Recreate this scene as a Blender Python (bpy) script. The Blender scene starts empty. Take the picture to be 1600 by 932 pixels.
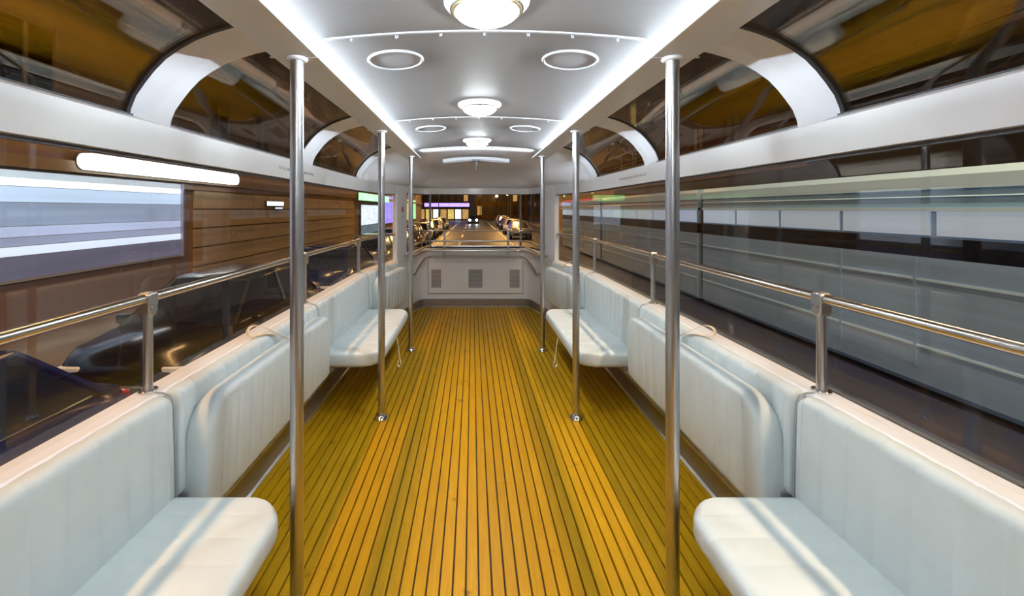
import bpy, bmesh, math, random
from mathutils import Vector, Matrix
random.seed(7)
PI = math.pi
sc = bpy.context.scene
col = sc.collection

# ------------------------------------------------------------------ camera
CAMX, CAMZ, FPX = -0.046, 1.505, 700.0
cam = bpy.data.cameras.new('camera')
cam.sensor_fit = 'HORIZONTAL'
cam.sensor_width = 36.0
cam.lens = FPX / 1600 * 36.0
cam.shift_x = (800 - 738) / 1600
cam.shift_y = -(466 - 327) / 1600
cam.clip_start = 0.02
cam.clip_end = 500
camo = bpy.data.objects.new('camera', cam)
camo.location = (CAMX, 0, CAMZ)
camo.rotation_euler = (PI / 2, 0, 0)
col.objects.link(camo)
sc.camera = camo

# ------------------------------------------------------------------ world, exposure
w = bpy.data.worlds.new('night_sky')
sc.world = w
w.use_nodes = True
bg = w.node_tree.nodes['Background']
bg.inputs['Color'].default_value = (0.30, 0.26, 0.30, 1)
bg.inputs['Strength'].default_value = 0.05
sc.view_settings.view_transform = 'Standard'
sc.view_settings.look = 'None'
sc.view_settings.gamma = 1.0
sc.view_settings.use_curve_mapping = False
sc.view_settings.exposure = 0.6
sc.cycles.use_denoising = True
sc.cycles.max_bounces = 10
sc.cycles.transparent_max_bounces = 24
sc.cycles.sample_clamp_indirect = 6.0
sc.cycles.caustics_reflective = False
sc.cycles.caustics_refractive = False

E_STREET = 54.0       # street luminaires beside the vehicle
E_LED = 300.0          # cove light strips
E_DOME = 92.0          # ceiling dome lamps
STREET_COL = (1.0, 0.53, 0.20)

# ------------------------------------------------------------------ materials
MATS = {}
def mat(name, color, rough=0.5, metal=0.0, var=0.0, scale=8.0, bump=0.0, stretch=(1, 1, 1), emit=None, estr=0.0,
        coat=0.0, spec=0.5, bscale=None, var2=None):
    if name in MATS:
        return MATS[name]
    m = bpy.data.materials.new(name)
    m.use_nodes = True
    nt = m.node_tree
    b = nt.nodes['Principled BSDF']
    b.inputs['Roughness'].default_value = rough
    b.inputs['Metallic'].default_value = metal
    b.inputs['Specular IOR Level'].default_value = spec
    b.inputs['Coat Weight'].default_value = coat
    b.inputs['Coat Roughness'].default_value = 0.08
    c4 = (*color, 1)
    b.inputs['Base Color'].default_value = c4
    tc = nt.nodes.new('ShaderNodeTexCoord')
    mp = nt.nodes.new('ShaderNodeMapping')
    mp.inputs['Scale'].default_value = stretch
    nt.links.new(tc.outputs['Object'], mp.inputs['Vector'])
    nz = nt.nodes.new('ShaderNodeTexNoise')
    nz.inputs['Scale'].default_value = scale
    nz.inputs['Detail'].default_value = 5
    nt.links.new(mp.outputs['Vector'], nz.inputs['Vector'])
    rp = nt.nodes.new('ShaderNodeValToRGB')
    lo = tuple(max(0, c * (1 - var)) for c in color)
    hi = tuple(min(1, c * (1 + var)) for c in color) if var2 is None else var2
    rp.color_ramp.elements[0].position = 0.3
    rp.color_ramp.elements[1].position = 0.7
    rp.color_ramp.elements[0].color = (*lo, 1)
    rp.color_ramp.elements[1].color = (*hi, 1)
    nt.links.new(nz.outputs['Fac'], rp.inputs['Fac'])
    nt.links.new(rp.outputs['Color'], b.inputs['Base Color'])
    if bump > 0:
        nb = nz
        if bscale:
            nb = nt.nodes.new('ShaderNodeTexNoise')
            nb.inputs['Scale'].default_value = bscale
            nb.inputs['Detail'].default_value = 3
            nt.links.new(mp.outputs['Vector'], nb.inputs['Vector'])
        bp = nt.nodes.new('ShaderNodeBump')
        bp.inputs['Strength'].default_value = bump
        bp.inputs['Distance'].default_value = 0.01
        nt.links.new(nb.outputs['Fac'], bp.inputs['Height'])
        nt.links.new(bp.outputs['Normal'], b.inputs['Normal'])
    if emit:
        b.inputs['Emission Color'].default_value = (*emit, 1)
        b.inputs['Emission Strength'].default_value = estr
    MATS[name] = m
    return m

def emat(name, color, strength, var=0.0, scale=3.0, stretch=(1, 1, 1)):
    if name in MATS:
        return MATS[name]
    m = bpy.data.materials.new(name)
    m.use_nodes = True
    nt = m.node_tree
    nt.nodes.clear()
    e = nt.nodes.new('ShaderNodeEmission')
    o = nt.nodes.new('ShaderNodeOutputMaterial')
    e.inputs['Strength'].default_value = strength
    e.inputs['Color'].default_value = (*color, 1)
    if var:
        tc = nt.nodes.new('ShaderNodeTexCoord')
        mp = nt.nodes.new('ShaderNodeMapping')
        mp.inputs['Scale'].default_value = stretch
        nz = nt.nodes.new('ShaderNodeTexNoise')
        nz.inputs['Scale'].default_value = scale
        rp = nt.nodes.new('ShaderNodeValToRGB')
        rp.color_ramp.elements[0].position = 0.3
        rp.color_ramp.elements[1].position = 0.7
        rp.color_ramp.elements[0].color = (*[c * (1 - var) for c in color], 1)
        rp.color_ramp.elements[1].color = (*color, 1)
        nt.links.new(tc.outputs['Object'], mp.inputs['Vector'])
        nt.links.new(mp.outputs['Vector'], nz.inputs['Vector'])
        nt.links.new(nz.outputs['Fac'], rp.inputs['Fac'])
        nt.links.new(rp.outputs['Color'], e.inputs['Color'])
    nt.links.new(e.outputs['Emission'], o.inputs['Surface'])
    MATS[name] = m
    return m

def glass(name, tint, refl=1.0, rough=0.0):
    m = bpy.data.materials.new(name)
    m.use_nodes = True
    nt = m.node_tree
    nt.nodes.clear()
    o = nt.nodes.new('ShaderNodeOutputMaterial')
    t = nt.nodes.new('ShaderNodeBsdfTransparent')
    t.inputs['Color'].default_value = (*tint, 1)
    g = nt.nodes.new('ShaderNodeBsdfGlossy')
    g.inputs['Roughness'].default_value = rough
    g.inputs['Color'].default_value = (1, 1, 1, 1)
    f = nt.nodes.new('ShaderNodeFresnel')
    f.inputs['IOR'].default_value = 1.45
    mu = nt.nodes.new('ShaderNodeMath')
    mu.operation = 'MULTIPLY'
    mu.inputs[1].default_value = refl
    mx = nt.nodes.new('ShaderNodeMixShader')
    nt.links.new(f.outputs['Fac'], mu.inputs[0])
    nt.links.new(mu.outputs[0], mx.inputs['Fac'])
    nt.links.new(t.outputs[0], mx.inputs[1])
    nt.links.new(g.outputs[0], mx.inputs[2])
    nt.links.new(mx.outputs[0], o.inputs['Surface'])
    MATS[name] = m
    return m

M_WHITE = mat('white_lacquer', (0.84, 0.85, 0.88), 0.34, var=0.02, scale=5, coat=0.3)
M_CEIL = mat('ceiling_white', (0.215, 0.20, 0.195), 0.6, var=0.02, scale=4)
M_BEAM_ = mat('beam_white', (0.80, 0.84, 0.90), 0.4, var=0.02, scale=4)
M_HEAD = mat('header_white', (0.72, 0.74, 0.78), 0.3, var=0.02, scale=4)
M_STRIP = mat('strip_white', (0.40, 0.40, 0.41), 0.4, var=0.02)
M_LEATHER = mat('white_leather', (0.62, 0.68, 0.69), 0.5, var=0.03, scale=10, bump=0.06, bscale=420)
M_PIPING = mat('grey_piping', (0.33, 0.36, 0.38), 0.5, var=0.05)
M_STEEL = mat('brushed_steel', (0.52, 0.52, 0.53), 0.32, 1.0, var=0.06, scale=6, stretch=(60, 60, 2))
M_RAIL = mat('rail_steel', (0.66, 0.62, 0.56), 0.2, 1.0, var=0.05, scale=6, stretch=(60, 2, 60))
M_CHROME = mat('chrome', (0.80, 0.80, 0.80), 0.12, 1.0, var=0.03)
M_SKIRT = mat('skirting_metal', (0.36, 0.33, 0.31), 0.32, 0.7, var=0.08, scale=4, stretch=(3, 1, 30))
M_EDGE = mat('aluminium_edge', (0.72, 0.72, 0.72), 0.3, 0.9, var=0.05)
M_DARK = mat('dark_plastic', (0.07, 0.07, 0.08), 0.5, var=0.1)
M_RUBBER = mat('black_rubber', (0.010, 0.010, 0.012), 0.45, var=0.1)
M_GREYP = mat('grey_plastic', (0.22, 0.22, 0.24), 0.45, var=0.08)
M_STRAP = mat('cream_webbing', (0.85, 0.74, 0.55), 0.7, var=0.08, scale=60, bump=0.2)
M_BRASS = mat('brass_ring', (0.42, 0.34, 0.20), 0.3, 0.9, var=0.08)
M_CAULK = mat('black_caulk', (0.018, 0.012, 0.010), 0.7, var=0.2)
M_VENT = mat('vent_grey', (0.40, 0.37, 0.37), 0.45, 0.4, var=0.05)
M_GRILLE = mat('speaker_grille', (0.33, 0.33, 0.335), 0.55, var=0.04, scale=300, bump=0.1)
M_RED = mat('red_sticker', (0.45, 0.02, 0.03), 0.4, var=0.1)
M_GREEN = mat('green_sticker', (0.05, 0.35, 0.2), 0.4, var=0.1)
M_PRINT = mat('black_print', (0.03, 0.03, 0.04), 0.6, var=0.05)
M_PGREY = mat('grey_print', (0.28, 0.28, 0.30), 0.6, var=0.05)
M_GLASS = glass('window_glass', (0.97, 0.98, 0.985), 0.10)
M_TINT = glass('tinted_glass', (0.80, 0.78, 0.75), 0.8)

def wood_mat():
    m = bpy.data.materials.new('teak_varnish')
    m.use_nodes = True
    nt = m.node_tree
    b = nt.nodes['Principled BSDF']
    b.inputs['Roughness'].default_value = 0.42
    b.inputs['Specular IOR Level'].default_value = 0.14
    tc = nt.nodes.new('ShaderNodeTexCoord')
    geo = nt.nodes.new('ShaderNodeNewGeometry')
    oi = nt.nodes.new('ShaderNodeObjectInfo')
    mp = nt.nodes.new('ShaderNodeMapping')
    mp.inputs['Scale'].default_value = (40, 2.0, 10)
    nt.links.new(geo.outputs['Position'], mp.inputs['Vector'])
    n1 = nt.nodes.new('ShaderNodeTexNoise')
    n1.inputs['Scale'].default_value = 2.2
    n1.inputs['Detail'].default_value = 6
    nt.links.new(mp.outputs['Vector'], n1.inputs['Vector'])
    rp = nt.nodes.new('ShaderNodeValToRGB')
    rp.color_ramp.elements[0].position = 0.30
    rp.color_ramp.elements[0].color = (0.42, 0.225, 0.004, 1)
    rp.color_ramp.elements[1].position = 0.72
    rp.color_ramp.elements[1].color = (0.53, 0.295, 0.006, 1)
    nt.links.new(n1.outputs['Fac'], rp.inputs['Fac'])
    # per plank tone
    mr = nt.nodes.new('ShaderNodeMapRange')
    mr.inputs['To Min'].default_value = 0.88
    mr.inputs['To Max'].default_value = 1.08
    nt.links.new(oi.outputs['Random'], mr.inputs['Value'])
    # scuffs
    n2 = nt.nodes.new('ShaderNodeTexNoise')
    n2.inputs['Scale'].default_value = 5.0
    n2.inputs['Detail'].default_value = 9
    n2.inputs['Roughness'].default_value = 0.75
    nt.links.new(geo.outputs['Position'], n2.inputs['Vector'])
    r2 = nt.nodes.new('ShaderNodeValToRGB')
    r2.color_ramp.elements[0].position = 0.30
    r2.color_ramp.elements[0].color = (0.35, 0.32, 0.30, 1)
    r2.color_ramp.elements[1].position = 0.40
    r2.color_ramp.elements[1].color = (1, 1, 1, 1)
    nt.links.new(n2.outputs['Fac'], r2.inputs['Fac'])
    mu = nt.nodes.new('ShaderNodeMix')
    mu.data_type = 'RGBA'
    mu.blend_type = 'MULTIPLY'
    mu.inputs['Factor'].default_value = 1
    nt.links.new(rp.outputs['Color'], mu.inputs[6])
    nt.links.new(r2.outputs['Color'], mu.inputs[7])
    sm = nt.nodes.new('ShaderNodeVectorMath')
    sm.operation = 'SCALE'
    nt.links.new(mu.outputs[2], sm.inputs[0])
    nt.links.new(mr.outputs['Result'], sm.inputs['Scale'])
    nt.links.new(sm.outputs[0], b.inputs['Base Color'])
    bp = nt.nodes.new('ShaderNodeBump')
    bp.inputs['Strength'].default_value = 0.08
    bp.inputs['Distance'].default_value = 0.004
    nt.links.new(n1.outputs['Fac'], bp.inputs['Height'])
    nt.links.new(bp.outputs['Normal'], b.inputs['Normal'])
    return m
M_WOOD = wood_mat()

# ------------------------------------------------------------------ mesh builder
class MB:
    def __init__(s):
        s.v = []; s.f = []
    def add(s, vs, fs):
        o = len(s.v)
        s.v += [tuple(p) for p in vs]
        s.f += [tuple(i + o for i in f) for f in fs]
        return s
    def box(s, x0, x1, y0, y1, z0, z1):
        return s.add([(x0,y0,z0),(x1,y0,z0),(x1,y1,z0),(x0,y1,z0),(x0,y0,z1),(x1,y0,z1),(x1,y1,z1),(x0,y1,z1)],
              [(0,3,2,1),(4,5,6,7),(0,1,5,4),(1,2,6,5),(2,3,7,6),(3,0,4,7)])
    def tube(s, path, r, n=12, closed=False, cap=True, flat=None):
        P = [Vector(p) for p in path]
        N = len(P)
        rings = []
        up0 = None
        for i, p in enumerate(P):
            if closed:
                t = (P[(i+1) % N] - P[i-1]).normalized()
            else:
                t = (P[min(i+1, N-1)] - P[max(i-1, 0)]).normalized()
            if up0 is None:
                a = Vector((0,0,1)) if abs(t.z) < 0.9 else Vector((1,0,0))
                up = (a - t * a.dot(t)).normalized()
            else:
                up = (up0 - t * up0.dot(t)).normalized()
            up0 = up
            sd = t.cross(up)
            rr = r[i] if isinstance(r, (list, tuple)) else r
            ra, rb = (rr, rr) if flat is None else flat
            rings.append([p + sd * (ra * math.cos(2*PI*k/n)) + up * (rb * math.sin(2*PI*k/n)) for k in range(n)])
        return s.rings(rings, closed, cap)
    def rings(s, rings, closed=False, cap=True, loop=True):
        n = len(rings[0])
        vs = [p for rg in rings for p in rg]
        fs = []
        R = len(rings)
        for i in range(R if closed else R - 1):
            a, b = i * n, ((i + 1) % R) * n
            for k in range(n if loop else n - 1):
                k2 = (k + 1) % n
                fs.append((a + k, a + k2, b + k2, b + k))
        if cap and not closed and loop:
            fs.append(tuple(range(n))[::-1])
            fs.append(tuple((R-1)*n + k for k in range(n)))
        return s.add(vs, fs)
    def lathe(s, prof, c=(0,0,0), n=24, axis='z'):
        rings = []
        for r, z in prof:
            rg = []
            for k in range(n):
                a = 2*PI*k/n
                x, y = r*math.cos(a), r*math.sin(a)
                if axis == 'z': p = (c[0]+x, c[1]+y, c[2]+z)
                elif axis == 'x': p = (c[0]+z, c[1]+x, c[2]+y)
                else: p = (c[0]+x, c[1]+z, c[2]+y)
                rg.append(p)
            rings.append(rg)
        return s.rings(rings)
    def prism(s, poly, axis, a0, a1):
        def mk(p, a):
            if axis == 'y': return (p[0], a, p[1])
            if axis == 'x': return (a, p[0], p[1])
            return (p[0], p[1], a)
        return s.rings([[mk(p, a0) for p in poly], [mk(p, a1) for p in poly]])
    def build(s, name, m, parent=None, smooth=True, bevel=0.0, seg=2, ang=35, fixn=True):
        me = bpy.data.meshes.new(name)
        me.from_pydata(s.v, [], s.f)
        if fixn:
            bm = bmesh.new(); bm.from_mesh(me)
            bmesh.ops.recalc_face_normals(bm, faces=bm.faces)
            bm.to_mesh(me); bm.free()
        if smooth:
            me.shade_smooth()
            me.set_sharp_from_angle(angle=math.radians(ang))
        me.materials.append(m)
        o = bpy.data.objects.new(name, me)
        col.objects.link(o)
        if parent: o.parent = parent
        if bevel > 0:
            b = o.modifiers.new('bevel', 'BEVEL')
            b.width = bevel; b.segments = seg; b.limit_method = 'ANGLE'; b.angle_limit = math.radians(40)
            b.harden_normals = False
        return o

def tag(o, label, cat, group=None, kind=None):
    o['label'] = label; o['category'] = cat
    if group: o['group'] = group
    if kind: o['kind'] = kind
    return o
def struct(o, label=None):
    o['kind'] = 'structure'
    if label: o['label'] = label
    return o
def empty(name, loc=(0,0,0), rz=0.0, label=None, cat=None, group=None):
    o = bpy.data.objects.new(name, None)
    o.location = loc; o.rotation_euler = (0, 0, rz)
    o.empty_display_size = 0.1
    col.objects.link(o)
    if label: tag(o, label, cat, group)
    return o
def copy_tree(o, parent=None):
    c = o.copy(); col.objects.link(c)
    if parent: c.parent = parent
    for ch in list(o.children): copy_tree(ch, c)
    return c
def smoothpath(pts, it=2):
    for _ in range(it):
        q = [pts[0]]
        for a, b in zip(pts, pts[1:]):
            q.append(tuple(0.75*x + 0.25*y for x, y in zip(a, b)))
            q.append(tuple(0.25*x + 0.75*y for x, y in zip(a, b)))
        q.append(pts[-1]); pts = q
    return pts

# ------------------------------------------------------------------ plan of the vehicle
YB = -1.60
Y1, Y2, Y3 = 1.67, 3.225, 4.76
SILL, HEAD0, HEAD1, RSILL = 0.825, 1.70, 1.826, 0.90
half = smoothpath([(1.25, 4.3), (1.25, 4.85), (1.215, 5.25), (1.145, 5.62), (1.07, 5.95), (1.00, 6.27),
                   (0.93, 6.60), (0.86, 6.93), (0.60, 6.93), (0.30, 6.93)], 2)
half = [(1.25, YB)] + half
def arc_point(y):
    for a, b in zip(half, half[1:]):
        if a[1] <= y <= b[1] and b[1] > a[1]:
            t = (y - a[1]) / (b[1] - a[1])
            return (a[0] + (b[0]-a[0])*t, y)
    return half[-1]
def xwall(y): return arc_point(y)[0]
def yend(x):
    x = abs(x)
    for a, b in zip(half, half[1:]):
        if b[0] <= x <= a[0] and a[0] > b[0] and a[1] > 4.9:
            t = (x - a[0]) / (b[0] - a[0])
            return a[1] + (b[1]-a[1])*t
    return 6.93
def subpath(y0, y1, sx):
    pts = [arc_point(y0)] + [p for p in half if y0 < p[1] < y1 - 1e-4] + [arc_point(y1)]
    return [(sx * p[0], p[1]) for p in pts]
def rearpath(y0):
    L = [arc_point(y0)] + [p for p in half if p[1] > y0 + 1e-4]
    return [(-p[0], p[1]) for p in L] + [(p[0], p[1]) for p in reversed(L)]
def sweep(path, prof, mb=None):
    """prof: closed list of (outward offset, z)"""
    mb = mb or MB()
    N = len(path); rings = []
    for i, p in enumerate(path):
        a = Vector(path[max(i-1, 0)]); b = Vector(path[min(i+1, N-1)])
        t = (b - a).normalized()
        n = Vector((-t.y, t.x))
        c = Vector((0.0, 3.0))
        if n.dot(Vector(p) - c) < 0: n = -n
        if abs(p[1] - 6.93) < 1e-3 and abs(t.y) < 1e-3: n = Vector((0, 1))
        rings.append([(p[0] + n.x*o, p[1] + n.y*o, z) for o, z in prof])
    return mb.rings(rings)
def rect(n0, n1, z0, z1): return [(n0, z0), (n1, z0), (n1, z1), (n0, z1)]

# ------------------------------------------------------------------ floor
fl = MB(); L = [arc_point(YB)] + half[1:]
poly = [(-p[0], p[1], 0.0) for p in L] + [(p[0], p[1], 0.0) for p in reversed(L)]
fb = MB()
n = len(poly)
fb.add([(x, y, -0.02) for x, y, z in poly] + [(x, y, -0.05) for x, y, z in poly],
       [tuple(range(n)), tuple(range(n, 2*n))[::-1]] + [(i, (i+1) % n, n + (i+1) % n, n + i) for i in range(n)])
floor = struct(fb.build('floor', M_CAULK, smooth=False), 'ship-style teak plank floor with black caulked seams')
PW, GAP = 0.0522, 0.0065
k = 0
for bevel_key in (0,):
    w2 = (PW - GAP) / 2
    pm = MB().prism([(-w2, -0.02), (w2, -0.02), (w2, -0.002), (w2 - 0.002, 0.0), (-w2 + 0.002, 0.0), (-w2, -0.002)], 'y', 0, 1)
    proto = pm.build('plank', M_WOOD, floor, smooth=False)
    for i in range(-23, 24):
        x = i * PW + 0.006
        y1 = min(yend(x + w2), yend(x - w2)) - 0.015
        o = proto if k == 0 else proto.copy()
        if k: col.objects.link(o); o.parent = floor
        o.location = (x, YB, 0.0); o.scale = (1, y1 - YB, 1)
        k += 1

# ------------------------------------------------------------------ lower walls, sills, skirting, header bands
for sx, nm in ((-1, 'left'), (1, 'right')):
    p = subpath(YB, 5.95, sx)
    struct(sweep(p, rect(-0.02, 0.03, -0.05, SILL - 0.022)).build('wall_' + nm, M_WHITE))
    struct(sweep(p, [(-0.048, SILL-0.022), (0.046, SILL-0.022), (0.046, SILL-0.004), (0.042, SILL), (-0.040, SILL), (-0.048, SILL-0.008)]).build('trim_%d' % (1 if sx < 0 else 2), M_WHITE), 'white lacquered window sill')
    b = struct(sweep(p, rect(-0.032, -0.0195, 0.0, 0.135)).build('baseboard_' + nm, M_SKIRT))
    sweep(p, [(-0.045, 0.0), (-0.0315, 0.0), (-0.0315, 0.012), (-0.045, 0.004)]).build('edge_strip', M_EDGE, b)
    sweep(p, rect(-0.036, -0.0195, 0.135, 0.146)).build('top_strip', M_EDGE, b)
    struct(sweep(p, [(-0.028, HEAD0), (0.03, HEAD0), (0.03, HEAD1 + 0.01), (-0.005, HEAD1 + 0.01), (-0.028, HEAD1 - 0.004)]).build('trim_%d' % (3 if sx < 0 else 4), M_HEAD), 'white header band above the side window')
    # corner pillar at the rear
    pp = subpath(5.93, 6.30, sx)
    struct(sweep(pp, rect(-0.032, 0.03, SILL - 0.03, HEAD1)).build('trim_%d' % (5 if sx < 0 else 6), M_WHITE, bevel=0.012, seg=3), 'white rear corner pillar')
    # rounded corner fillets where side window meets the pillar
    wn = struct(sweep(subpath(YB, 5.93, sx), rect(0.004, 0.009, SILL, HEAD0)).build('window_%d' % (1 if sx < 0 else 2), M_GLASS), 'long side window pane')
    g = sweep(subpath(YB, 5.93, sx), rect(-0.002, 0.014, HEAD0 - 0.012, HEAD0 + 0.001))
    g.build('gasket', M_DARK, wn)
rp = rearpath(5.95)
wr = struct(sweep(rp, rect(-0.02, 0.03, -0.05, RSILL - 0.03)).build('wall_rear', M_WHITE))
struct(sweep(rearpath(6.25), [(-0.05, RSILL-0.03), (0.05, RSILL-0.03), (0.05, RSILL), (-0.042, RSILL), (-0.05, RSILL-0.01)]).build('trim_7', M_WHITE), 'white rear window sill')
b = struct(sweep(rp, rect(-0.034, -0.0195, 0.0, 0.115)).build('baseboard_rear', M_SKIRT))
sweep(rp, [(-0.046, 0.0), (-0.0335, 0.0), (-0.0335, 0.012), (-0.046, 0.004)]).build('edge_strip', M_EDGE, b)
sweep(rp, rect(-0.038, -0.0195, 0.115, 0.121)).build('top_strip', M_GREYP, b)
hb = struct(sweep(rearpath(5.93), [(-0.03, 1.735), (0.03, 1.735), (0.03, HEAD1 + 0.01), (-0.005, HEAD1 + 0.01), (-0.03, HEAD1 - 0.004)]).build('trim_8', M_WHITE), 'white header band over the rear window')
# rear window: centre pane and two canted panes, mullions, gaskets
w3 = empty('window_3', (0, 6.93, RSILL)); struct(w3, 'rear window of three panes with slim grey mullions')
def wl(mb, name, m, parent, **k):
    o = mb.build(name, m, parent, **k)
    o.matrix_parent_inverse = Matrix.Translation(-Vector(parent.location))
    return o
full = rearpath(6.29)
left_side = [p for p in full if p[0] < -0.70] + [(-0.70, 6.93)]
right_side = [(0.70, 6.93)] + [p for p in full if p[0] > 0.70]
for seg_ in (left_side, [(-0.70, 6.93), (0, 6.93), (0.70, 6.93)], right_side):
    wl(sweep(seg_, rect(0.0, 0.005, RSILL, 1.735)), 'pane', M_GLASS, w3)
for x in (-0.70, 0.70):
    wl(MB().box(x - 0.014, x + 0.014, 6.90, 6.945, RSILL, 1.735), 'mullion', M_GREYP, w3, bevel=0.003)
wl(sweep(full, rect(-0.012, 0.012, 1.722, 1.736)), 'gasket', M_RUBBER, w3)
wl(sweep(full, rect(-0.016, 0.012, RSILL - 0.001, RSILL + 0.02)), 'gasket', M_RUBBER, w3)
for sx in (-1, 1):
    q = [p for p in full if p[0]*sx > 0]
    q = sorted(q, key=lambda p: p[1])[:2]
    wl(sweep([q[0], (q[0][0]*0.6+q[1][0]*0.4, q[0][1]*0.6+q[1][1]*0.4)], rect(-0.012, 0.012, RSILL, 1.735)), 'gasket', M_RUBBER, w3)

# ------------------------------------------------------------------ cove glazing, ribs
cove = [(1.269, 1.826), (1.262, 1.865), (1.243, 1.912), (1.211, 1.958), (1.178, 2.000), (1.137, 2.042), (1.085, 2.079), (1.027, 2.111),
        (0.963, 2.136), (0.895, 2.156), (0.82, 2.170), (0.74, 2.180), (0.66, 2.186)]
def coveoff(d):
    out = []
    for i, p in enumerate(cove):
        a = Vector(cove[max(i-1, 0)]); b = Vector(cove[min(i+1, len(cove)-1)])
        t = (b - a).normalized()
        nrm = Vector((-t.y, t.x))       # towards outside?
        if nrm.dot(Vector((0.9, 1.7)) - Vector(p)) > 0: nrm = -nrm
        out.append((p[0] + nrm.x*d, p[1] + nrm.y*d))
    return out
def rib_mesh(sx, yc):
    mb = MB()
    secs = [(-0.085, 0.010), (-0.085, -0.006), (-0.015, -0.040), (0.005, -0.044), (0.078, -0.044), (0.085, -0.036), (0.085, 0.010)]
    curves = [(yy, coveoff(d)) for yy, d in secs]
    rings = []
    for i in range(len(cove)):
        rings.append([(sx*c[i][0], yc + yy, c[i][1]) for yy, c in curves])
    return mb.rings(rings)
tn = 9; wn_ = 4
ribs = [Y1 - 1.545, Y1, Y2, Y3]
for sx in (-1, 1):
    for yc in ribs + [YB + 0.085]:
        struct(rib_mesh(sx, yc).build('trim_%d' % tn, M_HEAD, ang=30), 'white arched roof rib between the cove windows'); tn += 1
    for a, bnd in zip([YB + 0.085] + ribs, ribs):
        ya, yb = a + 0.085, bnd - 0.085
        co, ci = coveoff(0.002), coveoff(-0.003)
        rings = [[(sx*co[i][0], ya, co[i][1]), (sx*co[i][0], yb, co[i][1]), (sx*ci[i][0], yb, ci[i][1]), (sx*ci[i][0], ya, ci[i][1])] for i in range(len(cove))]
        wv = struct(MB().rings(rings).build('window_%d' % wn_, M_TINT), 'curved tinted cove window pane'); wn_ += 1
        gi, go = coveoff(-0.009), coveoff(0.004)
        rings = [[(sx*go[i][0], yb - 0.016, go[i][1]), (sx*go[i][0], yb + 0.001, go[i][1]), (sx*gi[i][0], yb + 0.001, gi[i][1]), (sx*gi[i][0], yb - 0.016, gi[i][1])] for i in range(len(cove))]
        MB().rings(rings).build('gasket', M_RUBBER, wv)
        MB().box(min(sx*1.245, sx*1.262), max(sx*1.245, sx*1.262), ya, yb, 1.832, 1.842).build('gasket', M_RUBBER, wv)

# ------------------------------------------------------------------ ceiling: shallow arch, dome at the rear, beams with light coves
def zc(x): return 2.172 - 0.044 * (x / 0.70) ** 2
N = 28
YD = 4.80
rings = []
for y in (YB, YD):
    up = [(-0.785 + 1.57*i/N) for i in range(N+1)]
    rings.append([(x, y, zc(x)) for x in up] + [(x, y, zc(x) + 0.03) for x in reversed(up)])
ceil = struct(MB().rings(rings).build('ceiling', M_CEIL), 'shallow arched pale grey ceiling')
# rear dome
sec = [(-x, z) for x, z in cove[:-1]] + [(x, zc(x)) for x in [-0.6 + 1.2*i/16 for i in range(17)]] + [(x, z) for x, z in reversed(cove[:-1])]
# arc-length match
def resample(pts, n):
    d = [0]
    for a, b in zip(pts, pts[1:]): d.append(d[-1] + math.dist(a, b))
    out = []
    j = 0
    for i in range(n+1):
        s = d[-1]*i/n
        while j < len(d)-2 and d[j+1] < s: j += 1
        t = (s - d[j]) / max(1e-9, d[j+1]-d[j])
        out.append(tuple(x + (y-x)*t for x, y in zip(pts[j], pts[j+1])))
    return out
ND = 48
secR = resample(sec, ND)
rear = resample([(-p[0], p[1]) for p in half[1:] if p[1] >= YD] + [(p[0], p[1]) for p in reversed(half[1:]) if p[1] >= YD], ND)
YS = YD + 0.045
rings = []
for j in range(13):
    t = j / 12
    sn, cs = math.sin(t*PI/2), math.cos(t*PI/2)
    rg = []
    for i in range(ND+1):
        cx_, cz_ = secR[i]; rx, ry = rear[i]
        rz = HEAD1
        rg.append((cx_ + (rx*0.985-cx_)*(1-cs), YS + max(0, ry-0.01-YS)*sn, rz + (cz_-rz)*cs**0.8))
    rings.append(rg)
dome = MB().rings(rings, cap=False, loop=False).build('ceiling', M_WHITE, fixn=False, ang=60)
sol = dome.modifiers.new('thickness', 'SOLIDIFY'); sol.thickness = 0.02; sol.offset = 1
struct(dome, 'domed rear end of the ceiling')

for sx in (-1, 1):
    ye = 5.02
    # channel: floor of beam, outer web, inner lip
    prof = [(0.620, 2.070), (0.785, 2.070), (0.800, 2.080), (0.800, 2.178), (0.790, 2.178), (0.790, 2.088), (0.640, 2.076), (0.632, 2.086), (0.622, 2.086), (0.616, 2.080)]
    prof = [(sx*x, z) for x, z in prof]
    bm_ = struct(MB().prism(prof, 'y', YB, ye).build('trim_%d' % tn, M_BEAM_, bevel=0.004), 'pale longitudinal ceiling beam carrying the hidden light strip'); tn += 1
    # joint lines at the poles
    for yy in (Y1, Y2, Y3):
        MB().box(min(sx*0.615, sx*0.80), max(sx*0.615, sx*0.80), yy - 0.002, yy + 0.002, 2.0685, 2.075).build('joint_strip', M_WHITE, bm_)
    for k_ in range(4):
        y0 = YB + 0.05 + k_*1.56; y1 = min(y0 + 1.52, Y3 - 0.02)
        th = empty('light_strip', (sx*0.755, y0, 2.094))
        side = 'left' if sx < 0 else 'right'
        which = ['behind the viewpoint', 'nearest the viewpoint', 'between the first and second poles', 'between the second and third poles'][k_]
        tag(th, 'slim hidden light strip in the %s ceiling beam, %s' % (side, which), 'light strip', 'light strips in the ceiling beams')
        MB().box(min(sx*0.012, sx*0.024), max(sx*0.012, sx*0.024), 0, y1 - y0, -0.002, 0.014).build('housing', M_EDGE, th)
        MB().add([(sx*0.010, 0.01, -0.001), (sx*0.004, 0.01, 0.014), (sx*0.004, y1-y0-0.01, 0.014), (sx*0.010, y1-y0-0.01, -0.001)], [(0,1,2,3)] if sx < 0 else [(3,2,1,0)]).build('diffuser', emat('led_white', (0.76, 0.88, 1.0), E_LED), th, fixn=False)

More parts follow.
